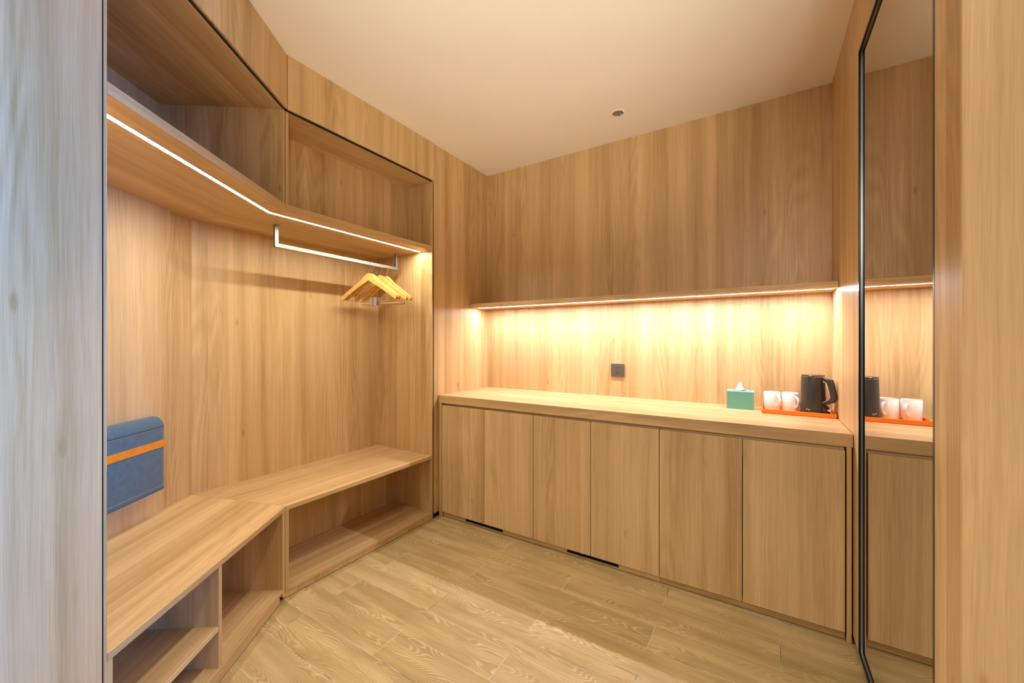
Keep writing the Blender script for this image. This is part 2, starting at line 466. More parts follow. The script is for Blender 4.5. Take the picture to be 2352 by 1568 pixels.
# overhead shelf: two mitred boards
board('overhead_shelf', [(runp([(AL, B1), (miter(B1), B1), (CR1 - 0.0004, F1), (AL, F1)]), ZS0, ZS1)], G1, WOOD, ward)
crxy = tuple(en(CR1, F1)[:2])
board('overhead_shelf', [([back_cr, (XBK, YS), (XL, YS), (crxy[0], crxy[1] + 0.0006)], ZS0, ZS1)], YAX, WOOD, ward)
# cubby tops
board('cubby_top', [(runp([(AL, B1), (miter(B1), B1), (CR1, F1 - 0.008), (AL, F1 - 0.008)]), ZT, ZT + 0.018)], G1, WOOD, ward, 0.0005)
board('cubby_top', [([back_cr, (XBK, YS), (XL - 0.008, YS), (XL - 0.008, crxy[1] - 0.002)], ZT, ZT + 0.018)], YAX, WOOD, ward, 0.0005)
# divider on the angled run, next to the crease, and its twin for the straight run
board('divider', [(runp([(CR1 - 0.0205, B1), (CR1 - 0.0025, B1), (CR1 - 0.0025, F1 - 0.004), (CR1 - 0.0205, F1 - 0.004)]), ZS1, ZT)], Z, WOOD, ward, 0.0008)
board('divider', [(rect(-2.185, crxy[1] - 0.002, XL - 0.003, crxy[1] + 0.013), ZS1, ZT)], Z, WOOD, ward, 0.0008)
# shallow back of the straight cubby
board('cubby_back', [(rect(-2.19, crxy[1] + 0.013, -2.179, YS), ZS1, ZT)], Z, WOOD, ward, 0)
# fascia boards up to the ceiling, with the black shadow gap under them
fz = 2.341
board('fascia_panel', [(runp([(1.0585, F1 - 0.02), (CR1 - 0.008, F1 - 0.02), (CR1 - 0.0015, F1 + 0.006), (1.0585, F1 + 0.006)]), fz, CEIL)], Z, WOOD, ward, 0.001)
board('fascia_panel', [([(XL - 0.02, crxy[1] + 0.008), (XL + 0.006, crxy[1] + 0.0035), (XL + 0.006, 2.050), (XL - 0.02, 2.050)], fz, CEIL)], Z, WOOD, ward, 0.001)
gap = [(runp([(1.058, F1 - 0.0078), (CR1 - 0.001, F1 - 0.0078), (CR1, F1 - 0.003), (1.058, F1 - 0.003)]), ZT + 0.0005, 2.352),
       ([(XL - 0.0078, crxy[1] - 0.002), (XL - 0.003, crxy[1]), (XL - 0.003, 2.0525), (XL - 0.0078, 2.0525)], ZT + 0.0005, 2.352),
       (rect(XL - 0.03, YS + 0.008, XL - 0.003, 2.0535), 0.0, 2.352),
       (run(1.0575, F1 - 0.03, AL - 0.008, F1 - 0.003), 0.0, 2.352)]
o = board('shadow_gap', gap, Z, BLACK, ward, 0); o['label'] = 'black reveal line framing the opening'

# LED strip under the overhead shelf (one mitred strip)
LO, LW = 0.094, 0.0085
def strip_poly(inner, outer, a_start, y_end):
    f0, f1 = F1 - inner, F1 - outer
    m0, m1 = en(miter(f0), f0), en(miter(f1), f1)
    s0, s1 = en(a_start, f0), en(a_start, f1)
    return [tuple(s0[:2]), tuple(m0[:2]), (m0.x, y_end), (m1.x, y_end), tuple(m1[:2]), tuple(s1[:2])]
led = thing('led_strip', 'bright mitred light strip under the overhead wardrobe shelf', 'light strip', (XL, 1.04, ZS0))
DOME = 0.0008
def strip_parts(poly_in, z, mat, parent, nm):
    q = poly_in
    # domed diffuser: cross-section swept along the two mitred legs
    V, Fc, k = [], [], 7
    for a, b in ((q[0], q[5]), (q[1], q[4]), (q[2], q[3])):
        for i in range(k):
            w = PI * i / (k - 1)
            t = 0.5 - 0.5 * math.cos(w)
            V.append((a[0] + (b[0] - a[0]) * t, a[1] + (b[1] - a[1]) * t, z - 0.0005 - DOME * math.sin(w)))
    for r in range(2):
        for i in range(k - 1): Fc.append((r * k + i, r * k + i + 1, (r + 1) * k + i + 1, (r + 1) * k + i))
        Fc.append((r * k + k - 1, r * k, (r + 1) * k, (r + 1) * k + k - 1))
    Fc += [tuple(range(k)), tuple(2 * k + i for i in reversed(range(k)))]
    return smooth(link(nm, mesh_from(V, Fc, nm), parent, (mat,)), 50)
strip_parts(strip_poly(LO - LW, LO + LW, AL + 0.001, YS - 0.022), ZS0, LED, led, 'diffuser')
q1 = strip_poly(LO - LW - 0.0018, LO - LW, AL + 0.001, YS - 0.022); q2 = strip_poly(LO + LW, LO + LW + 0.0018, AL + 0.001, YS - 0.022)
board('profile', [([q[0], q[1], q[4], q[5]], ZS0 - 0.0014, ZS0) for q in (q1, q2)] + [([q[1], q[2], q[3], q[4]], ZS0 - 0.0014, ZS0) for q in (q1, q2)], YAX, ALU, led, 0)

# hanging rail: square tube on two posts
rail = thing('hanging_rail', 'square brushed steel clothes rail hung below the overhead shelf', 'rail', (-2.211, 1.55, ZS0))
RX, RZ0, RZ1 = -2.211, 1.735, 1.757
def mitred_rail():
    x0, x1 = RX - 0.009, RX + 0.009
    ya, yb, w = 1.129, 1.978, 0.019
    # U outline in the YZ plane
    pts = [(ya, ZS0), (ya, RZ0), (yb, RZ0), (yb, ZS0), (yb - w, ZS0), (yb - w, RZ1), (ya + w, RZ1), (ya + w, ZS0)]
    return x0, x1, pts
x0, x1, pts = mitred_rail()
def yz_prism(name, polys, x0, x1, mat, parent, bevel=0.001, grain=YAX):
    V, Fc = [], []
    for pts in polys:
        n = len(pts); b = len(V)
        V += [(x0, y, z) for y, z in pts] + [(x1, y, z) for y, z in pts]
        Fc += [tuple(b + i for i in range(n)), tuple(b + n + i for i in reversed(range(n)))]
        Fc += [(b + i, b + (i + 1) % n, b + n + (i + 1) % n, b + n + i) for i in range(n)]
    me = mesh_from(V, Fc, name); grain_uv(me, grain)
    o = link(name, me, parent, (mat,))
    if bevel:
        m = o.modifiers.new('edge', 'BEVEL'); m.width = bevel; m.segments = 2; m.limit_method = 'ANGLE'
    return o
yz_prism('bar', [[pts[1], pts[2], pts[5], pts[6]]], x0, x1, STEEL, rail)
yz_prism('post', [[pts[0], pts[1], pts[6], pts[7]]], x0, x1, STEEL, rail)
yz_prism('post', [[pts[2], pts[3], pts[4], pts[5]]], x0, x1, STEEL, rail)

# ---------------------------------------------------------------- clothes hangers
def hanger_profile(n=26):
    top, bot = [], []
    for i in range(n + 1):
        s = i / n
        x = 0.196 * s
        zb = -0.050 - 0.126 * s + 0.006 * math.sin(PI * s)
        zt = -0.050 - 0.126 * (math.sqrt(s * s + 0.0049) - 0.07) + 0.006 * math.sin(PI * s) + 0.0245 + 0.0250 * math.exp(-(s / 0.24) ** 2)
        top.append((x, zt)); bot.append((x, zb))
    # rounded end
    zt, zb = top[-1][1], bot[-1][1]
    end = []
    c = (zt + zb) / 2; r = abs(zt - zb) / 2
    for k in range(1, 8):
        a = PI / 2 - PI * k / 8
        end.append((0.196 + r * 0.9 * math.cos(a), c + r * math.sin(a)))
    return top, end, bot
def build_hanger(root, bar_kind):
    top, end, bot = hanger_profile()
    right = top + end + bot[::-1]                       # from top centre round to bottom centre
    left = [(-x, z) for x, z in right[::-1]]
    outline = right + left[1:-1]
    th = 0.0095
    V = [(x, -th, z) for x, z in outline] + [(x, th, z) for x, z in outline]
    n = len(outline)
    Fc = []
    # fill the front and back as quad strips between upper and lower edges
    k = len(top)
    m = len(right)
    bm = bmesh.new()
    vs = [bm.verts.new(v) for v in V]
    bm.faces.new([vs[i] for i in range(n)][::-1]); bm.faces.new([vs[n + i] for i in range(n)])
    for i in range(n): bm.faces.new((vs[i], vs[(i + 1) % n], vs[n + (i + 1) % n], vs[n + i]))
    bmesh.ops.recalc_face_normals(bm, faces=bm.faces)
    bmesh.ops.triangulate(bm, faces=[f for f in bm.faces if len(f.verts) > 4])
    me = bpy.data.meshes.new('body'); bm.to_mesh(me); bm.free()
    grain_uv(me, (1, 0, 0))
    o = bpy.data.objects.new('body', me); C.objects.link(o); me.materials.append(HANGWOOD); o.parent = root
    bv = o.modifiers.new('edge', 'BEVEL'); bv.width = 0.0035; bv.segments = 3; bv.limit_method = 'ANGLE'; bv.angle_limit = math.radians(50)
    smooth(o, 60)
    # notches drawn as small dark-sided strap grooves near each end
    for s in (-1, 1):
        g = bpy.data.meshes.new('strap_notch')
        v, f = tube_data([(s * 0.163, -0.0088, -0.1275), (s * 0.167, 0.0, -0.1290), (s * 0.163, 0.0088, -0.1275)], 0.0016, 8)
        g = mesh_from(v, f, 'strap_notch'); q = bpy.data.objects.new('strap_notch', g); C.objects.link(q); g.materials.append(TIP); q.parent = root
        v, f = tube_data([(s * 0.199, 0, -0.1675), (s * 0.2065, 0, -0.171), (s * 0.209, 0, -0.173)], [0.0065, 0.0055, 0.002], 10)
        g = mesh_from(v, f, 'end_cap'); q = bpy.data.objects.new('end_cap', g); C.objects.link(q); g.materials.append(TIP); q.parent = root; smooth(q, 60)
    # hook: up from the crown, slanting to the front of the rail and over it
    hp = [Vector((0, 0, -0.012)), Vector((0, 0, 0.020)), Vector((0.004, 0, 0.028)), Vector((0.013, 0, 0.046)), Vector((0.0155, 0, 0.056))]
    hp += arc((0, 0, 0.060), 0.0158, 0.0, PI * 1.12, 14, (1, 0, 0), (0, 0, 1))
    v, f = tube_data(hp, 0.0016, 8)
    g = mesh_from(v, f, 'hook'); q = bpy.data.objects.new('hook', g); C.objects.link(q); g.materials.append(CHROME); q.parent = root; smooth(q, 60)
    zbar = -0.184 if bar_kind == 'clips' else -0.194
    if bar_kind == 'clips':
        path = [(-0.142, 0, -0.136), (-0.142, 0, zbar + 0.006), (-0.138, 0, zbar), (0.138, 0, zbar), (0.142, 0, zbar + 0.006), (0.142, 0, -0.136)]
        v, f = tube_data(path, 0.0017, 8)
        g = mesh_from(v, f, 'trouser_bar'); q = bpy.data.objects.new('trouser_bar', g); C.objects.link(q); g.materials.append(CHROME); q.parent = root; smooth(q, 60)
        for cx in (0.020, 0.048):
            V, Fc = [], []
            def addbox(a, b):
                base = len(V)
                vv, ff = prism_data(rect(a[0], a[1], b[0], b[1]), a[2], b[2], base); V.extend(vv); Fc.extend(ff)
            addbox((cx - 0.010, -0.0075, zbar - 0.030), (cx + 0.010, -0.0055, zbar + 0.022))
            addbox((cx - 0.010, 0.0055, zbar - 0.030), (cx + 0.010, 0.0075, zbar + 0.022))
            addbox((cx - 0.007, -0.0055, zbar - 0.004), (cx + 0.007, 0.0055, zbar + 0.004))
            addbox((cx - 0.010, -0.0055, zbar - 0.030), (cx + 0.010, 0.0055, zbar - 0.026))
            g = mesh_from(V, Fc, 'clip'); q = bpy.data.objects.new('clip', g); C.objects.link(q); g.materials.append(CHROME); q.parent = root
    else:
        for s in (-1, 1):
            v, f = tube_data([(s * 0.150, 0, -0.140), (s * 0.150, 0, zbar)], 0.0017, 8)
            g = mesh_from(v, f, 'bar_wire'); q = bpy.data.objects.new('bar_wire', g); C.objects.link(q); g.materials.append(CHROME); q.parent = root
        v, f = tube_data([(-0.152, 0, zbar), (0.152, 0, zbar)], 0.0058, 12)
        g = mesh_from(v, f, 'trouser_bar'); grain_uv(g, (1, 0, 0)); q = bpy.data.objects.new('trouser_bar', g); C.objects.link(q); g.materials.append(DOWEL); q.parent = root; smooth(q, 60)
def copy_tree(o, parent=None):
    c = o.copy(); C.objects.link(c)
    if parent is not None: c.parent = parent
    for ch in list(o.children): copy_tree(ch, c)
    return c
HZ = RZ1 - 0.0745
h1 = thing('coat_hanger', 'wooden hanger with metal clip bar, leftmost and farthest from the end post', 'hanger', (RX, 1.737, HZ), 'wooden hangers on the rail')
build_hanger(h1, 'clips'); h1.rotation_euler.z = math.radians(17)
h2 = copy_tree(h1); h2.location = (RX, 1.760, HZ); h2.rotation_euler.z = math.radians(16)
h2['label'] = 'wooden clip-bar hanger pressed close behind the leftmost one'
h3 = thing('coat_hanger', 'wooden hanger with a round wooden trouser bar, third from the left', 'hanger', (RX, 1.831, HZ), 'wooden hangers on the rail')
build_hanger(h3, 'dowel'); h3.rotation_euler.z = math.radians(14)
h4 = copy_tree(h3); h4.location = (RX, 1.884, HZ); h4.rotation_euler.z = math.radians(9)
h4['label'] = 'wooden hanger nearest the right end post of the rail'

# ================================================================= BENCHES
ZB0, ZB1 = 0.420, 0.442
YCR = crxy[1]
b1 = thing('bench', 'angled oak shoe bench with two bays, under the wall cushion', 'bench', tuple(en(1.5, -1.2)), 'built-in oak shoe benches')
LD = 0.37
bl = F1 - LD
board('seat_board', [(runp([(AL + 0.001, B1), (miter(B1), B1), (CR1 - 0.0004, F1), (AL + 0.001, F1)]), ZB0, ZB1)], G1, WOOD, b1)
board('bottom_board', [(runp([(AL + 0.001, bl), (miter(bl) - 0.03, bl), (CR1 - 0.022, F1 - 0.001), (AL + 0.001, F1 - 0.001)]), 0.039, 0.057)], G1, WOOD, b1)
board('divider', [(run(1.496, bl, 1.514, F1 - 0.002), 0.057, ZB0)], Z, WOOD, b1, 0.0008)
board('side_panel', [(run(CR1 - 0.026, bl - 0.008, CR1 - 0.008, F1 - 0.002), 0.02, ZB0)], Z, WOOD, b1, 0.0008)
board('side_panel', [(run(AL + 0.001, bl, AL + 0.017, F1 - 0.002), 0.057, ZB0)], Z, WOOD, b1, 0.0008)
board('shelf', [(run(AL + 0.017, bl, 1.496, F1 - 0.003), 0.190, 0.208)], G1, WOOD, b1)
board('back_panel', [(run(AL + 0.001, bl - 0.009, CR1 - 0.026, bl), 0.0, ZB0)], Z, WOOD, b1, 0)
o = board('plinth', [(run(AL + 0.001, F1 - 0.022, CR1 - 0.05, F1 - 0.004), 0.004, 0.039)], G1, WOOD, b1, 0.0008)
b2 = thing('bench', 'straight oak shoe bench with one long bay, below the hangers', 'bench', (-2.2, 1.55, 0), 'built-in oak shoe benches')
board('seat_board', [([back_cr, (XBK, YS - 0.001), (XL, YS - 0.001), (crxy[0], crxy[1] + 0.0008)], ZB0, ZB1)], YAX, WOOD, b2)
XLB = -2.298
board('bottom_board', [(rect(XLB, YCR + 0.014, XL - 0.001, YS - 0.001), 0.030, 0.048)], YAX, WOOD, b2)
board('side_panel', [(rect(XLB - 0.008, YCR - 0.004, XL - 0.002, YCR + 0.014), 0.030, ZB0)], Z, WOOD, b2, 0.0008)
board('side_panel', [(rect(XLB, YS - 0.005, XL - 0.004, YS - 0.0005), 0.048, ZB0)], Z, WOOD, b2, 0.0008)
board('back_panel', [(rect(XLB - 0.009, YCR + 0.014, XLB, YS - 0.001), 0.0, ZB0)], Z, WOOD, b2, 0)
board('plinth', [(rect(XL - 0.022, YCR - 0.012, XL - 0.003, YS - 0.001), 0.003, 0.030)], Z, WOOD, b2, 0.0008)

# ---------------------------------------------------------------- wall cushion on the angled back
def cushion():
    root = thing('wall_cushion', 'blue denim upholstered wall cushion with an orange strap, above the angled bench', 'cushion', tuple(en(1.57, B1, 0.565)))
    a0, a1, z0, z1, d = 1.24, 1.905, 0.562, 0.893, 0.062
    bm = bmesh.new()
    vs = [bm.verts.new(en(a, B1 + b, z)) for z in (z0, z1) for a, b in ((a0, 0.0008), (a1, 0.0008), (a1, d), (a0, d))]
    for f in ((0, 3, 2, 1), (4, 5, 6, 7), (0, 1, 5, 4), (1, 2, 6, 5), (2, 3, 7, 6), (3, 0, 4, 7)): bm.faces.new([vs[i] for i in f])
    bmesh.ops.recalc_face_normals(bm, faces=bm.faces)
    bm.edges.ensure_lookup_table()
    def on(e, f): return all(f(v.co) for v in e.verts)
    fr = lambda c: abs(c.dot(E2) - (B1 + d)) < 1e-4
    tp = [e for e in bm.edges if on(e, fr) and on(e, lambda c: abs(c.z - z1) < 1e-4)]
    bmesh.ops.bevel(bm, geom=tp, offset=0.044, segments=8, affect='EDGES', profile=0.5)
    rest = [e for e in bm.edges if e.calc_face_angle(0) > 0.6]
    bmesh.ops.bevel(bm, geom=rest, offset=0.011, segments=4, affect='EDGES', profile=0.5)
    me = bpy.data.meshes.new('pad'); bm.to_mesh(me); bm.free()
    o = link('pad', me, root, (BLUE,)); smooth(o, 50)
    o2 = board('strap', [(runp([(a0 - 0.003, B1 + 0.001), (a0 - 0.003, B1 + d + 0.002), (a1 + 0.0016, B1 + d + 0.002), (a1 + 0.0016, B1 + 0.001), (a1 + 0.0006, B1 + 0.001), (a1 + 0.0006, B1 + d + 0.0006), (a0 - 0.0006, B1 + d + 0.0006), (a0 - 0.0006, B1 + 0.001)]), 0.757, 0.789)], G1, STRAP, root, 0.0008)
    o2['label'] = 'orange webbing strap'
    zt = z1 - 0.044
    tube('piping', [[en(a0 + 0.006, B1 + d, zt), en(a1 - 0.010, B1 + d, zt), en(a1 - 0.004, B1 + d - 0.006, zt + 0.006), en(a1 - 0.0005, B1 + d - 0.022, zt + 0.022)]], 0.0022, BLUEDK, root, 8)
    tube('piping', [[en(a0 + 0.006, B1 + d - 0.001, z0 + 0.010), en(a1 - 0.008, B1 + d - 0.001, z0 + 0.010)]], 0.0022, BLUEDK, root, 8)
    tube('stitching', [[en(a0 + 0.01, B1 + d, zt - 0.006), en(a1 - 0.012, B1 + d, zt - 0.006)],
                       [en(a0 + 0.01, B1 + d, z0 + 0.024), en(a1 - 0.012, B1 + d, z0 + 0.024)],
                       [en(a1 - 0.013, B1 + d, zt - 0.006), en(a1 - 0.013, B1 + d, z0 + 0.024)]], 0.0009, THREAD, root, 6)
cushion()

# ================================================================= KITCHENETTE
ZC0, ZC1 = 0.799, 0.853
wt = tag(board('worktop', [(rect(XL + 0.0015, YC, XR - 0.002, YB - 0.001), ZC0, ZC1)], XAX, WOOD, None, 0.0012),
         'thick light oak worktop running wall to wall over the base cabinets', 'worktop')
x0d, x1d = -1.897, 0.2895
wd = (x1d - x0d) / 6
labels = ['two-door oak base cabinet at the wardrobe end, vent grille in its plinth',
          'middle two-door oak base cabinet with a black vent grille in its plinth',
          'two-door oak base cabinet beside the mirror wall, plain plinth below the tray']
for k in range(3):
    xa, xb = x0d + 2 * k * wd, x0d + (2 * k + 2) * wd
    cab = thing('base_cabinet', labels[k], 'cabinet', ((xa + xb) / 2, 2.4, 0), 'base cabinets under the worktop')
    xl = xa if k else XL + 0.004
    xr = xb if k < 2 else XR - 0.004
    # carcass: sides, bottom, back, front finger-pull rail
    body = [(rect(xa + 0.001, YC + 0.022, xa + 0.017, YB - 0.01), 0.042, ZC0 - 0.001),
            (rect(xb - 0.017, YC + 0.022, xb - 0.001, YB - 0.01), 0.042, ZC0 - 0.001),
            (rect(xa + 0.017, YC + 0.022, xb - 0.017, YB - 0.01), 0.042, 0.058),
            (rect(xa + 0.017, YB - 0.02, xb - 0.017, YB - 0.01), 0.058, ZC0 - 0.001),
            (rect(xa + 0.017, YC + 0.024, xb - 0.017, YC + 0.040), 0.70, ZC0 - 0.001)]
    board('carcass', body, XAX, WOOD, cab, 0.0005)
    for j in range(2):
        da = xa + j * wd + 0.0016; db = xa + (j + 1) * wd - 0.0016
        board('door', [(rect(da, YC, db, YC + 0.019), 0.040, 0.783)], Z, WOOD, cab, 0.0012)
    # plinth with or without grille opening
    if k < 2:
        cx = (xa + xb) / 2 - (0.018 if k == 0 else -0.0)
        g0, g1 = cx - 0.151, cx + 0.151
        pl = [(rect(xa + 0.0008, YC + 0.021, g0, YC + 0.037), 0.003, 0.041), (rect(g1, YC + 0.021, xb - 0.0008, YC + 0.037), 0.003, 0.041),
              (rect(g0, YC + 0.021, g1, YC + 0.037), 0.003, 0.0095)]
        board('plinth', pl, XAX, WOOD, cab, 0.0005)
        gr = [(rect(g0, YC + 0.031, g1, YC + 0.035), 0.0095, 0.041)] + [(rect(g0, YC + 0.025, g1, YC + 0.031), z, z + 0.003) for z in (0.012, 0.019, 0.026, 0.033)]
        o = board('vent_grille', gr, XAX, BLACK, cab, 0); o['label'] = 'black slatted vent'
    else:
        board('plinth', [(rect(xa + 0.0008, YC + 0.021, xb, YC + 0.037), 0.003, 0.041)], XAX, WOOD, cab, 0.0005)
    if k == 0:
        board('end_panel', [(rect(XL + 0.004, YC + 0.0008, x0d - 0.004, YC + 0.05), 0.002, ZC0 - 0.0005)], Z, WOOD, cab, 0.001)
    if k == 2:
        board('end_panel', [(rect(x1d + 0.004, YC + 0.0008, XR - 0.006, YC + 0.05), 0.002, ZC0 - 0.0005)], Z, WOOD, cab, 0.001)

# wall shelf with LED strip
ZK0, ZK1, YK = 1.491, 1.521, 2.458
tag(board('wall_shelf', [(rect(XL + 0.0015, YK, XR - 0.002, YB - 0.001), ZK0, ZK1)], XAX, WOOD, None, 0.001),
    'long oak shelf on the back wall above the worktop', 'shelf')
ledk = thing('led_strip', 'warm light strip under the long shelf above the worktop', 'light strip', (-0.8, 2.512, ZK0))
LK = 2.512
V, Fc, k = [], [], 7
for x in (XL + 0.045, XR - 0.014):
    for i in range(k):
        w = PI * i / (k - 1)
        V.append((x, LK - 0.0055 * math.cos(w), ZK0 - 0.0005 - 0.0008 * math.sin(w)))
Fc = [(i, i + 1, k + i + 1, k + i) for i in range(k - 1)] + [(k - 1, 0, k, 2 * k - 1), tuple(range(k)), tuple(k + i for i in reversed(range(k)))]
smooth(link('diffuser', mesh_from(V, Fc, 'diffuser'), ledk, (LEDK,)), 50)
board('profile', [(rect(XL + 0.045, LK - 0.0073, XR - 0.014, LK - 0.0055), ZK0 - 0.0014, ZK0), (rect(XL + 0.045, LK + 0.0055, XR - 0.014, LK + 0.0073), ZK0 - 0.0014, ZK0)], XAX, ALU, ledk, 0)

# power socket on the back wall
sk = thing('power_socket', 'bronze-grey square power socket on the lit wall', 'socket', (-0.8325, YB, 1.033))
sx0, sx1, sz0, sz1 = -0.878, -0.787, 0.989, 1.077
box('back_plate', sx0 + 0.002, YB - 0.006, sz0 + 0.002, sx1 - 0.002, YB - 0.0003, sz1 - 0.002, SLOT, sk, 0.001)
box('face_plate', sx0, YB - 0.011, sz0, sx1, YB - 0.006, sz1, SOCKET, sk, 0.002)
def slot(cx, cz, w, h, ang):
    V, Fc = prism_data(rect(-w / 2, -0.001, w / 2, 0.001), -h / 2, h / 2)
    R = Matrix.Rotation(ang, 4, 'Y'); T = Matrix.Translation((cx, YB - 0.0108, cz))
    return [T @ R @ Vector(v) for v in V], Fc
V, Fc = [], []
cxs = -0.8335
for a in ((cxs - 0.0062, 1.0525, 0.0026, 0.0085, 0), (cxs + 0.0062, 1.0525, 0.0026, 0.0085, 0), (cxs, 1.027, 0.0026, 0.0085, 0),
          (cxs - 0.0065, 1.0125, 0.0026, 0.0085, math.radians(-30)), (cxs + 0.0065, 1.0125, 0.0026, 0.0085, math.radians(30))):
    v, f = slot(*a); b = len(V); V += v; Fc += [tuple(b + i for i in ff) for ff in f]
me = mesh_from(V, Fc, 'pin_slots'); link('pin_slots', me, sk, (SLOT,))

# tissue box
tb = thing('tissue_box', 'teal tissue box with a white tissue poking out, on the worktop', 'tissue box', (-0.1025, 2.593, ZC1))
tx0, tx1, ty0, ty1, tz1 = -0.167, -0.037, 2.541, 2.645, 0.952
box('box', tx0, ty0, ZC1 + 0.0002, tx1, ty1, tz1, TEAL, tb, 0.0012)
cx, cy = -0.104, 2.590
V = [(cx + 0.034 * math.cos(2 * PI * i / 28), cy + 0.010 * math.sin(2 * PI * i / 28), tz1 + 0.0004) for i in range(28)]
me = mesh_from(V + [(v[0], v[1], tz1 - 0.001) for v in V], [tuple(range(28)), tuple(range(55, 27, -1))] + [(i, (i + 1) % 28, 28 + (i + 1) % 28, 28 + i) for i in range(28)], 'slot')
link('slot', me, tb, (DARKGAP,))
# a folded peak of tissue: two draped sheets
def tissue():
    V, Fc = [], []
    rows, cols = 10, 14
    for side in (-1, 1):
        b = len(V)
        for r in range(rows + 1):
            t = r / rows
            for c in range(cols + 1):
                s = c / cols - 0.5
                w = 0.048 * (1 - t) ** 0.92 + 0.0015
                x = cx + s * w - 0.003 * (t) + 0.004 * t * t
                y = cy + side * (0.0075 * (1 - t) + 0.0006) * math.cos(s * PI) + 0.003 * math.sin(5 * s + 4 * t) * (1 - t)
                z = tz1 + 0.0006 + 0.049 * t
                V.append((x, y, z))
        for r in range(rows):
            for c in range(cols):
                i = b + r * (cols + 1) + c
                Fc.append((i, i + 1, i + cols + 2, i + cols + 1))
    me = mesh_from(V, Fc, 'tissue'); o = link('tissue', me, tb, (PAPER,)); smooth(o, 60)
    sd = o.modifiers.new('sheet', 'SOLIDIFY'); sd.thickness = 0.0004
tissue()

# tray
tr = thing('serving_tray', 'orange rectangular serving tray on the worktop under the kettle and mugs', 'tray', (0.155, 2.57, ZC1))
ty_a, ty_b = 2.470, 2.668
tra, trb = -0.0005, 0.3085
def tray_poly(i):
    return [(tra + i, ty_a + i), (trb - i, ty_a + 0.006 + i), (trb - i, ty_b - i), (tra + i, ty_b - i)]
outer, inner = tray_poly(0), tray_poly(0.006)
board('base', [(outer, ZC1 + 0.0015, ZC1 + 0.005)], XAX, ORANGE, tr, 0.0008)
rim = [([outer[i], outer[(i + 1) % 4], inner[(i + 1) % 4], inner[i]], ZC1 + 0.005, ZC1 + 0.0215) for i in range(4)]
board('rim', rim, XAX, ORANGE, tr, 0.0008)
ZTR = ZC1 + 0.0052

# mugs
def mug():
    root = thing('mug', 'white mug standing at the left end of the orange tray', 'mug', (0.0470, 2.602, ZTR), 'white mugs on the tray')
    r, h = 0.0385, 0.0965
    prof = [(0.0001, 0.0), (r - 0.004, 0.0), (r - 0.001, 0.002), (r, 0.006), (r, h - 0.002), (r - 0.0015, h), (r - 0.0035, h - 0.001), (r - 0.004, h - 0.006), (r - 0.004, 0.008), (r - 0.008, 0.005), (0.0001, 0.005)]
    V, Fc = lathe_data(prof, 64, 0, 0, closed=True)
    me = mesh_from(V, Fc, 'body'); o = bpy.data.objects.new('body', me); C.objects.link(o); me.materials.append(MUG); o.parent = root; smooth(o, 40)
    pts = []
    for i in range(21):
        a = math.radians(100) - math.radians(200) * i / 20
        pts.append(Vector((r - 0.006 + 0.027 * max(-0.1, math.cos(a)) , 0, 0.050 + 0.030 * math.sin(a))))
    pts[0].x = r - 0.003; pts[-1].x = r - 0.003
    # flattened strap section
    bm_v, bm_f = [], []
    seg = 12
    for i, p in enumerate(pts):
        t = (pts[min(i + 1, 20)] - pts[max(i - 1, 0)]).normalized(); n = Vector((0, 1, 0)); bb = t.cross(n)
        for k in range(seg):
            w = 2 * PI * k / seg
            bm_v.append(p + n * (0.0078 * math.cos(w)) + bb * (0.0035 * math.sin(w)))
    for i in range(20):
        for k in range(seg): bm_f.append((i * seg + k, i * seg + (k + 1) % seg, (i + 1) * seg + (k + 1) % seg, (i + 1) * seg + k))
    bm_f.append(tuple(range(seg))); bm_f.append(tuple(20 * seg + k for k in reversed(range(seg))))
    me = mesh_from(bm_v, bm_f, 'handle'); o = bpy.data.objects.new('handle', me); C.objects.link(o); me.materials.append(MUG); o.parent = root; smooth(o, 60)
    return root
m1 = mug(); m1.rotation_euler.z = math.radians(-54)
m2 = copy_tree(m1); m2.location = (0.1290, 2.602, ZTR); m2.rotation_euler.z = math.radians(-55)
m2['label'] = 'white mug standing between the other mug and the black kettle'

# kettle
kx, ky = 0.2220, 2.545
kt = thing('electric_kettle', 'black electric kettle on the orange tray by the right wall', 'kettle', (kx, ky, ZTR))
zk = ZTR
lathe('base', [(0.0001, zk), (0.054, zk), (0.0565, zk + 0.003), (0.0565, zk + 0.010), (0.054, zk + 0.012), (0.0001, zk + 0.012)], kx, ky, KETTLEG, kt)
hk = 0.192
lathe('body', [(0.0001, zk + 0.0125), (0.053, zk + 0.0125), (0.0548, zk + 0.015), (0.0548, zk + 0.030), (0.0515, zk + 0.12), (0.0495, zk + hk - 0.004), (0.049, zk + hk - 0.001), (0.047, zk + hk), (0.0001, zk + hk)], kx, ky, KETTLE, kt, 72)
lathe('trim_ring', [(0.0475, zk + hk), (0.0496, zk + hk + 0.0003), (0.0496, zk + hk + 0.0025), (0.0475, zk + hk + 0.003), (0.0001, zk + hk + 0.003), (0.0001, zk + hk)], kx, ky, CHROME, kt)
lathe('lid', [(0.0001, zk + hk + 0.003), (0.0478, zk + hk + 0.003), (0.0490, zk + hk + 0.0045), (0.0490, zk + hk + 0.0075), (0.0475, zk + hk + 0.009), (0.0001, zk + hk + 0.010)], kx, ky, KETTLEG, kt)
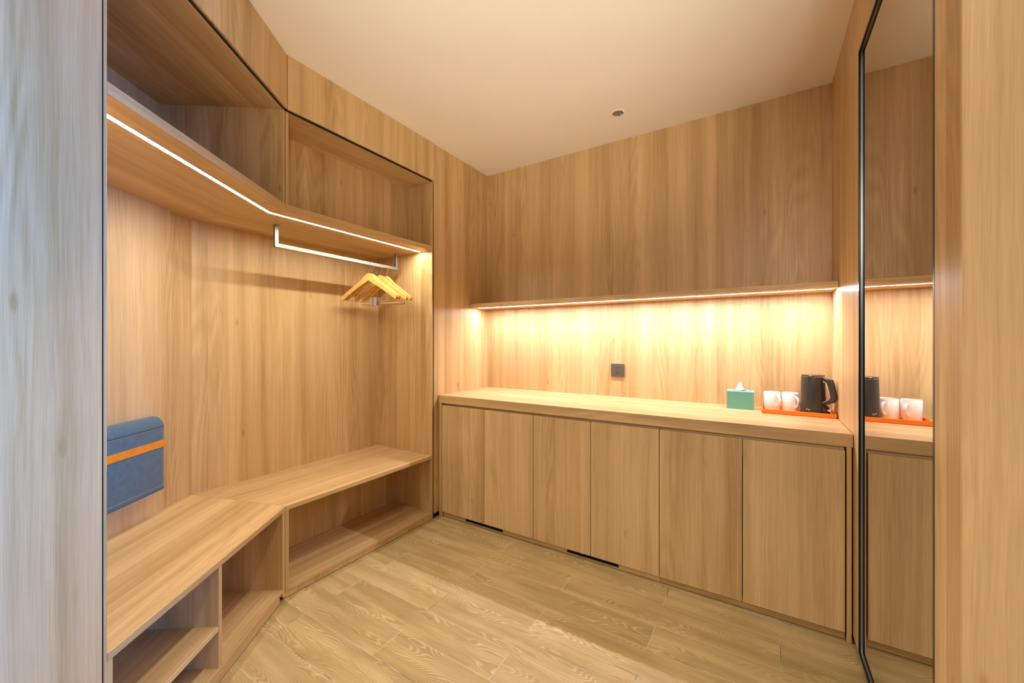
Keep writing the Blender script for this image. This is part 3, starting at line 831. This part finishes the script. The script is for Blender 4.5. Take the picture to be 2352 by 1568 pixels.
# angular D handle in a vertical plane turned a little towards the viewer
ha = math.radians(-36)
hx = Vector((math.cos(ha), math.sin(ha), 0)); hy = Vector((-math.sin(ha), math.cos(ha), 0))
def hp(r, z):
    r = r if r < 0.055 else 0.055 + (r - 0.055) * 1.22
    return Vector((kx, ky, 0)) + hx * r + Vector((0, 0, zk + z))
outer_h = [(0.040, 0.1905), (0.072, 0.186), (0.084, 0.182), (0.0985, 0.092), (0.090, 0.070), (0.052, 0.050), (0.048, 0.050)]
inner_h = [(0.047, 0.172), (0.062, 0.168), (0.068, 0.160), (0.0805, 0.095), (0.0745, 0.082), (0.050, 0.064)]
def handle_mesh():
    seq_o = [(0.040, 0.1905), (0.060, 0.188), (0.083, 0.1825), (0.0880, 0.160), (0.0950, 0.120), (0.0990, 0.092), (0.090, 0.071), (0.068, 0.059), (0.047, 0.048)]
    seq_i = [(0.040, 0.1740), (0.056, 0.171), (0.0665, 0.164), (0.0705, 0.148), (0.0760, 0.120), (0.0800, 0.096), (0.0750, 0.083), (0.062, 0.074), (0.047, 0.064)]
    w = 0.0115
    V = []
    for (ro, zo), (ri, zi) in zip(seq_o, seq_i):
        V += [hp(ro, zo) - hy * w * 0.8, hp(ro, zo) + hy * w * 0.8, hp(ri, zi) + hy * w, hp(ri, zi) - hy * w]
    Fc = []
    n = len(seq_o)
    for i in range(n - 1):
        for k in range(4): Fc.append((i * 4 + k, i * 4 + (k + 1) % 4, (i + 1) * 4 + (k + 1) % 4, (i + 1) * 4 + k))
    Fc += [(0, 1, 2, 3), tuple((n - 1) * 4 + k for k in (3, 2, 1, 0))]
    me = mesh_from(V, Fc, 'handle'); o = link('handle', me, kt, (KETTLE,))
    b = o.modifiers.new('edge', 'BEVEL'); b.width = 0.003; b.segments = 3; b.limit_method = 'ANGLE'; b.angle_limit = math.radians(30)
    smooth(o, 45)
    # shiny liner along the inside of the grip
    sec = [hp(r - 0.0012, z - 0.0006) - hy * (w + 0.0002) for r, z in seq_i[1:]]
    sec2 = [hp(r - 0.0012, z - 0.0006) + hy * (w + 0.0002) for r, z in seq_i[1:]]
    tube('handle_liner', [sec, sec2], 0.0016, ALU, kt, 8)
handle_mesh()
# foot behind the handle with the power switch
ft = [hp(0.046, 0.0), hp(0.046, 0.054), hp(0.060, 0.049), hp(0.068, 0.030), hp(0.070, 0.0)]
V = [p - hy * 0.016 for p in ft] + [p + hy * 0.016 for p in ft]
n = 5
Fc = [tuple(range(n)), tuple(n + i for i in reversed(range(n)))] + [(i, (i + 1) % n, n + (i + 1) % n, n + i) for i in range(n)]
o = link('switch_housing', mesh_from(V, Fc, 'switch_housing'), kt, (KETTLEG,)); bb = o.modifiers.new('edge', 'BEVEL'); bb.width = 0.002; bb.segments = 2
sw = [hp(0.060, 0.027), hp(0.060, 0.036), hp(0.081, 0.031), hp(0.081, 0.024)]
V = [p - hy * 0.010 for p in sw] + [p + hy * 0.010 for p in sw]
n = 4
Fc = [tuple(range(n)), tuple(n + i for i in reversed(range(n)))] + [(i, (i + 1) % n, n + (i + 1) % n, n + i) for i in range(n)]
o = link('switch', mesh_from(V, Fc, 'switch'), kt, (CHROME,)); bb = o.modifiers.new('edge', 'BEVEL'); bb.width = 0.0015; bb.segments = 2
# small white script mark low on the shell: strokes that follow the curve of the shell
def onshell(s, z):
    a = math.radians(-125) + s / 0.0545
    r = 0.0552
    return Vector((kx + r * math.cos(a), ky + r * math.sin(a), zk + z))
strokes = [[(0.000, 0.0350), (0.0006, 0.0285), (0.0024, 0.0275), (0.0034, 0.0292), (0.0022, 0.0306), (0.0008, 0.0297)],
           [(0.0042, 0.0284), (0.0050, 0.0300), (0.0062, 0.0278), (0.0070, 0.0298), (0.0080, 0.0274), (0.0090, 0.0296), (0.0098, 0.0272), (0.0108, 0.0292), (0.0116, 0.0270)],
           [(0.0122, 0.0290), (0.0132, 0.0264), (0.0138, 0.0250)], [(0.0150, 0.0292), (0.0138, 0.0262), (0.0130, 0.0235)],
           [(0.0162, 0.0306), (0.0168, 0.0312), (0.0174, 0.0306), (0.0168, 0.0300), (0.0162, 0.0306)]]
tube('logo', [[onshell(s, z) for s, z in st] for st in strokes], 0.00062, LOGO, kt, 6)

# ================================================================= MIRROR
mr = thing('wall_mirror', 'tall black-framed mirror on the right wall', 'mirror', (XR, 1.61, 0.03))
my0, my1, mz0, mz1 = MY0 + 0.0005, MY1 - 0.0005, MZ0, MZ1 - 0.0005
xf, xg, fw, xb = XR - 0.0004, XR + 0.0085, 0.010, XR + 0.021
box('glass', xg, my0 + fw - 0.002, mz0 + fw - 0.002, xb, my1 - fw + 0.002, mz1 - fw + 0.002, MIRROR, mr, 0)
xm = xf + 0.0056
def stile(y0, y1):
    f = board('frame', [(rect(xf, y0, xm, y1), mz0, mz1)], Z, FRAMEBLACK, mr, 0.0006)
    board('liner', [(rect(xm, y0, xb, y1), mz0, mz1)], Z, FRAMEGREY, f, 0)
def railf(z0, z1):
    f = board('frame', [(rect(xf, my0 + fw, xm, my1 - fw), z0, z1)], YAX, FRAMEBLACK, mr, 0.0006)
    board('liner', [(rect(xm, my0 + fw, xb, my1 - fw), z0, z1)], YAX, FRAMEGREY, f, 0)
stile(my1 - fw, my1); stile(my0, my0 + fw); railf(mz0, mz0 + fw); railf(mz1 - fw, mz1)

# ================================================================= DOWNLIGHT
dx, dy = DX, DY
dl = thing('downlight', 'small round recessed downlight in the ceiling', 'downlight', (dx, dy, CEIL))
lathe('trim_ring', [(0.0335, CEIL - 0.0030), (0.0415, CEIL - 0.0022), (0.0430, CEIL - 0.0003), (0.0345, CEIL - 0.0003), (0.0335, CEIL + 0.004)], dx, dy, PAINT, dl, hollow=True)
# faceted reflector cup
V, Fc = [], []
seg = 14
for k in range(seg):
    a = 2 * PI * k / seg
    for r, z in ((0.0335, CEIL + 0.001), (0.0200, CEIL + 0.050)): V.append((dx + r * math.cos(a), dy + r * math.sin(a), z))
for k in range(seg): Fc.append((2 * k, 2 * ((k + 1) % seg), 2 * ((k + 1) % seg) + 1, 2 * k + 1))
me = mesh_from(V, Fc, 'reflector'); link('reflector', me, dl, (simple('reflector_dark_chrome', (0.72, 0.71, 0.70), 0.16, 1.0),))
lathe('lamp_lens', [(0.0001, CEIL + 0.050), (0.0185, CEIL + 0.050), (0.0185, CEIL + 0.060), (0.0001, CEIL + 0.060)], dx, dy, BLACK, dl)

# ================================================================= LIGHTS
def area(name, loc, target, sx, sy, power, col):
    d = bpy.data.lights.new(name, 'AREA'); d.shape = 'RECTANGLE'; d.size = sx; d.size_y = sy; d.energy = power; d.color = col
    o = bpy.data.objects.new(name, d); C.objects.link(o); o.location = loc
    o.rotation_euler = (Vector(target) - Vector(loc)).to_track_quat('-Z', 'Y').to_euler()
    return o
# daylight through the bedroom window
wc = en((w0 + w1) / 2, 2.57, (wz0 + wz1) / 2)
wl = area('window_daylight', wc, en(0.86, F1, 1.30), w1 - w0 - 0.1, wz1 - wz0 - 0.1, 27.0, (0.05, 0.32, 1.0))
wl.data.spread = math.radians(48)
# added warm fill behind the viewer, aimed at the right wall's near face
lc = en(-1.2, -0.55, 2.35)
bl = area('added_front_fill', lc, (0.55, 1.2, 1.0), 0.5, 0.5, 4.0, (1.0, 0.84, 0.66))
bl.data.spread = math.radians(75)
# added unseen uplight behind the viewer, raises the ambient light off the ceiling
uc = en(-1.7, 0.9, 1.75)
area('added_uplight_fill', uc, uc + Vector((0, 0, 1)), 0.7, 0.7, 12.0, (1.0, 0.88, 0.69))
# added spot above the frame, no fixture, lifts floor bounce and doors
sp = bpy.data.lights.new('added_overhead_fill', 'SPOT'); sp.energy = 62.0; sp.color = (1.0, 0.88, 0.68)
sp.spot_size = math.radians(84); sp.spot_blend = 1.0; sp.shadow_soft_size = 0.06
so = bpy.data.objects.new('added_overhead_fill', sp); C.objects.link(so); so.location = (-0.73, 0.92, 2.57)

# added spot behind the viewer, tipped up to brighten the dressing room ceiling
fl = bpy.data.lights.new('added_ceiling_wash', 'SPOT'); fl.energy = 140.0; fl.color = (1.0, 0.89, 0.70)
fl.spot_size = math.radians(62); fl.spot_blend = 1.0; fl.shadow_soft_size = 0.12
fo = bpy.data.objects.new('added_ceiling_wash', fl); C.objects.link(fo); fo.location = (0.45, -0.35, 1.05)
fo.rotation_euler = (Vector((-0.75, 1.25, 2.6)) - Vector(fo.location)).to_track_quat('-Z', 'Y').to_euler()

w = bpy.data.worlds.new('world'); S.world = w; w.use_nodes = True
w.node_tree.nodes['Background'].inputs[0].default_value = (0.6, 0.75, 1.0, 1); w.node_tree.nodes['Background'].inputs[1].default_value = 0.05

# ================================================================= CAMERA
cam = bpy.data.cameras.new('camera'); co = bpy.data.objects.new('camera', cam); C.objects.link(co)
cam.sensor_width = 36; cam.lens = 14.0; cam.clip_start = 0.02
co.location = (0, 0, 1.229); co.rotation_euler = (PI / 2, 0, math.radians(32.1))
S.camera = co
vs = S.view_settings
vs.view_transform = 'Standard'; vs.look = 'None'; vs.gamma = 1.0; vs.use_curve_mapping = False
vs.exposure = 0.82
S.cycles.max_bounces = 12; S.cycles.diffuse_bounces = 7; S.cycles.glossy_bounces = 6
S.cycles.sample_clamp_indirect = 8.0
S.cycles.caustics_reflective = False; S.cycles.caustics_refractive = False
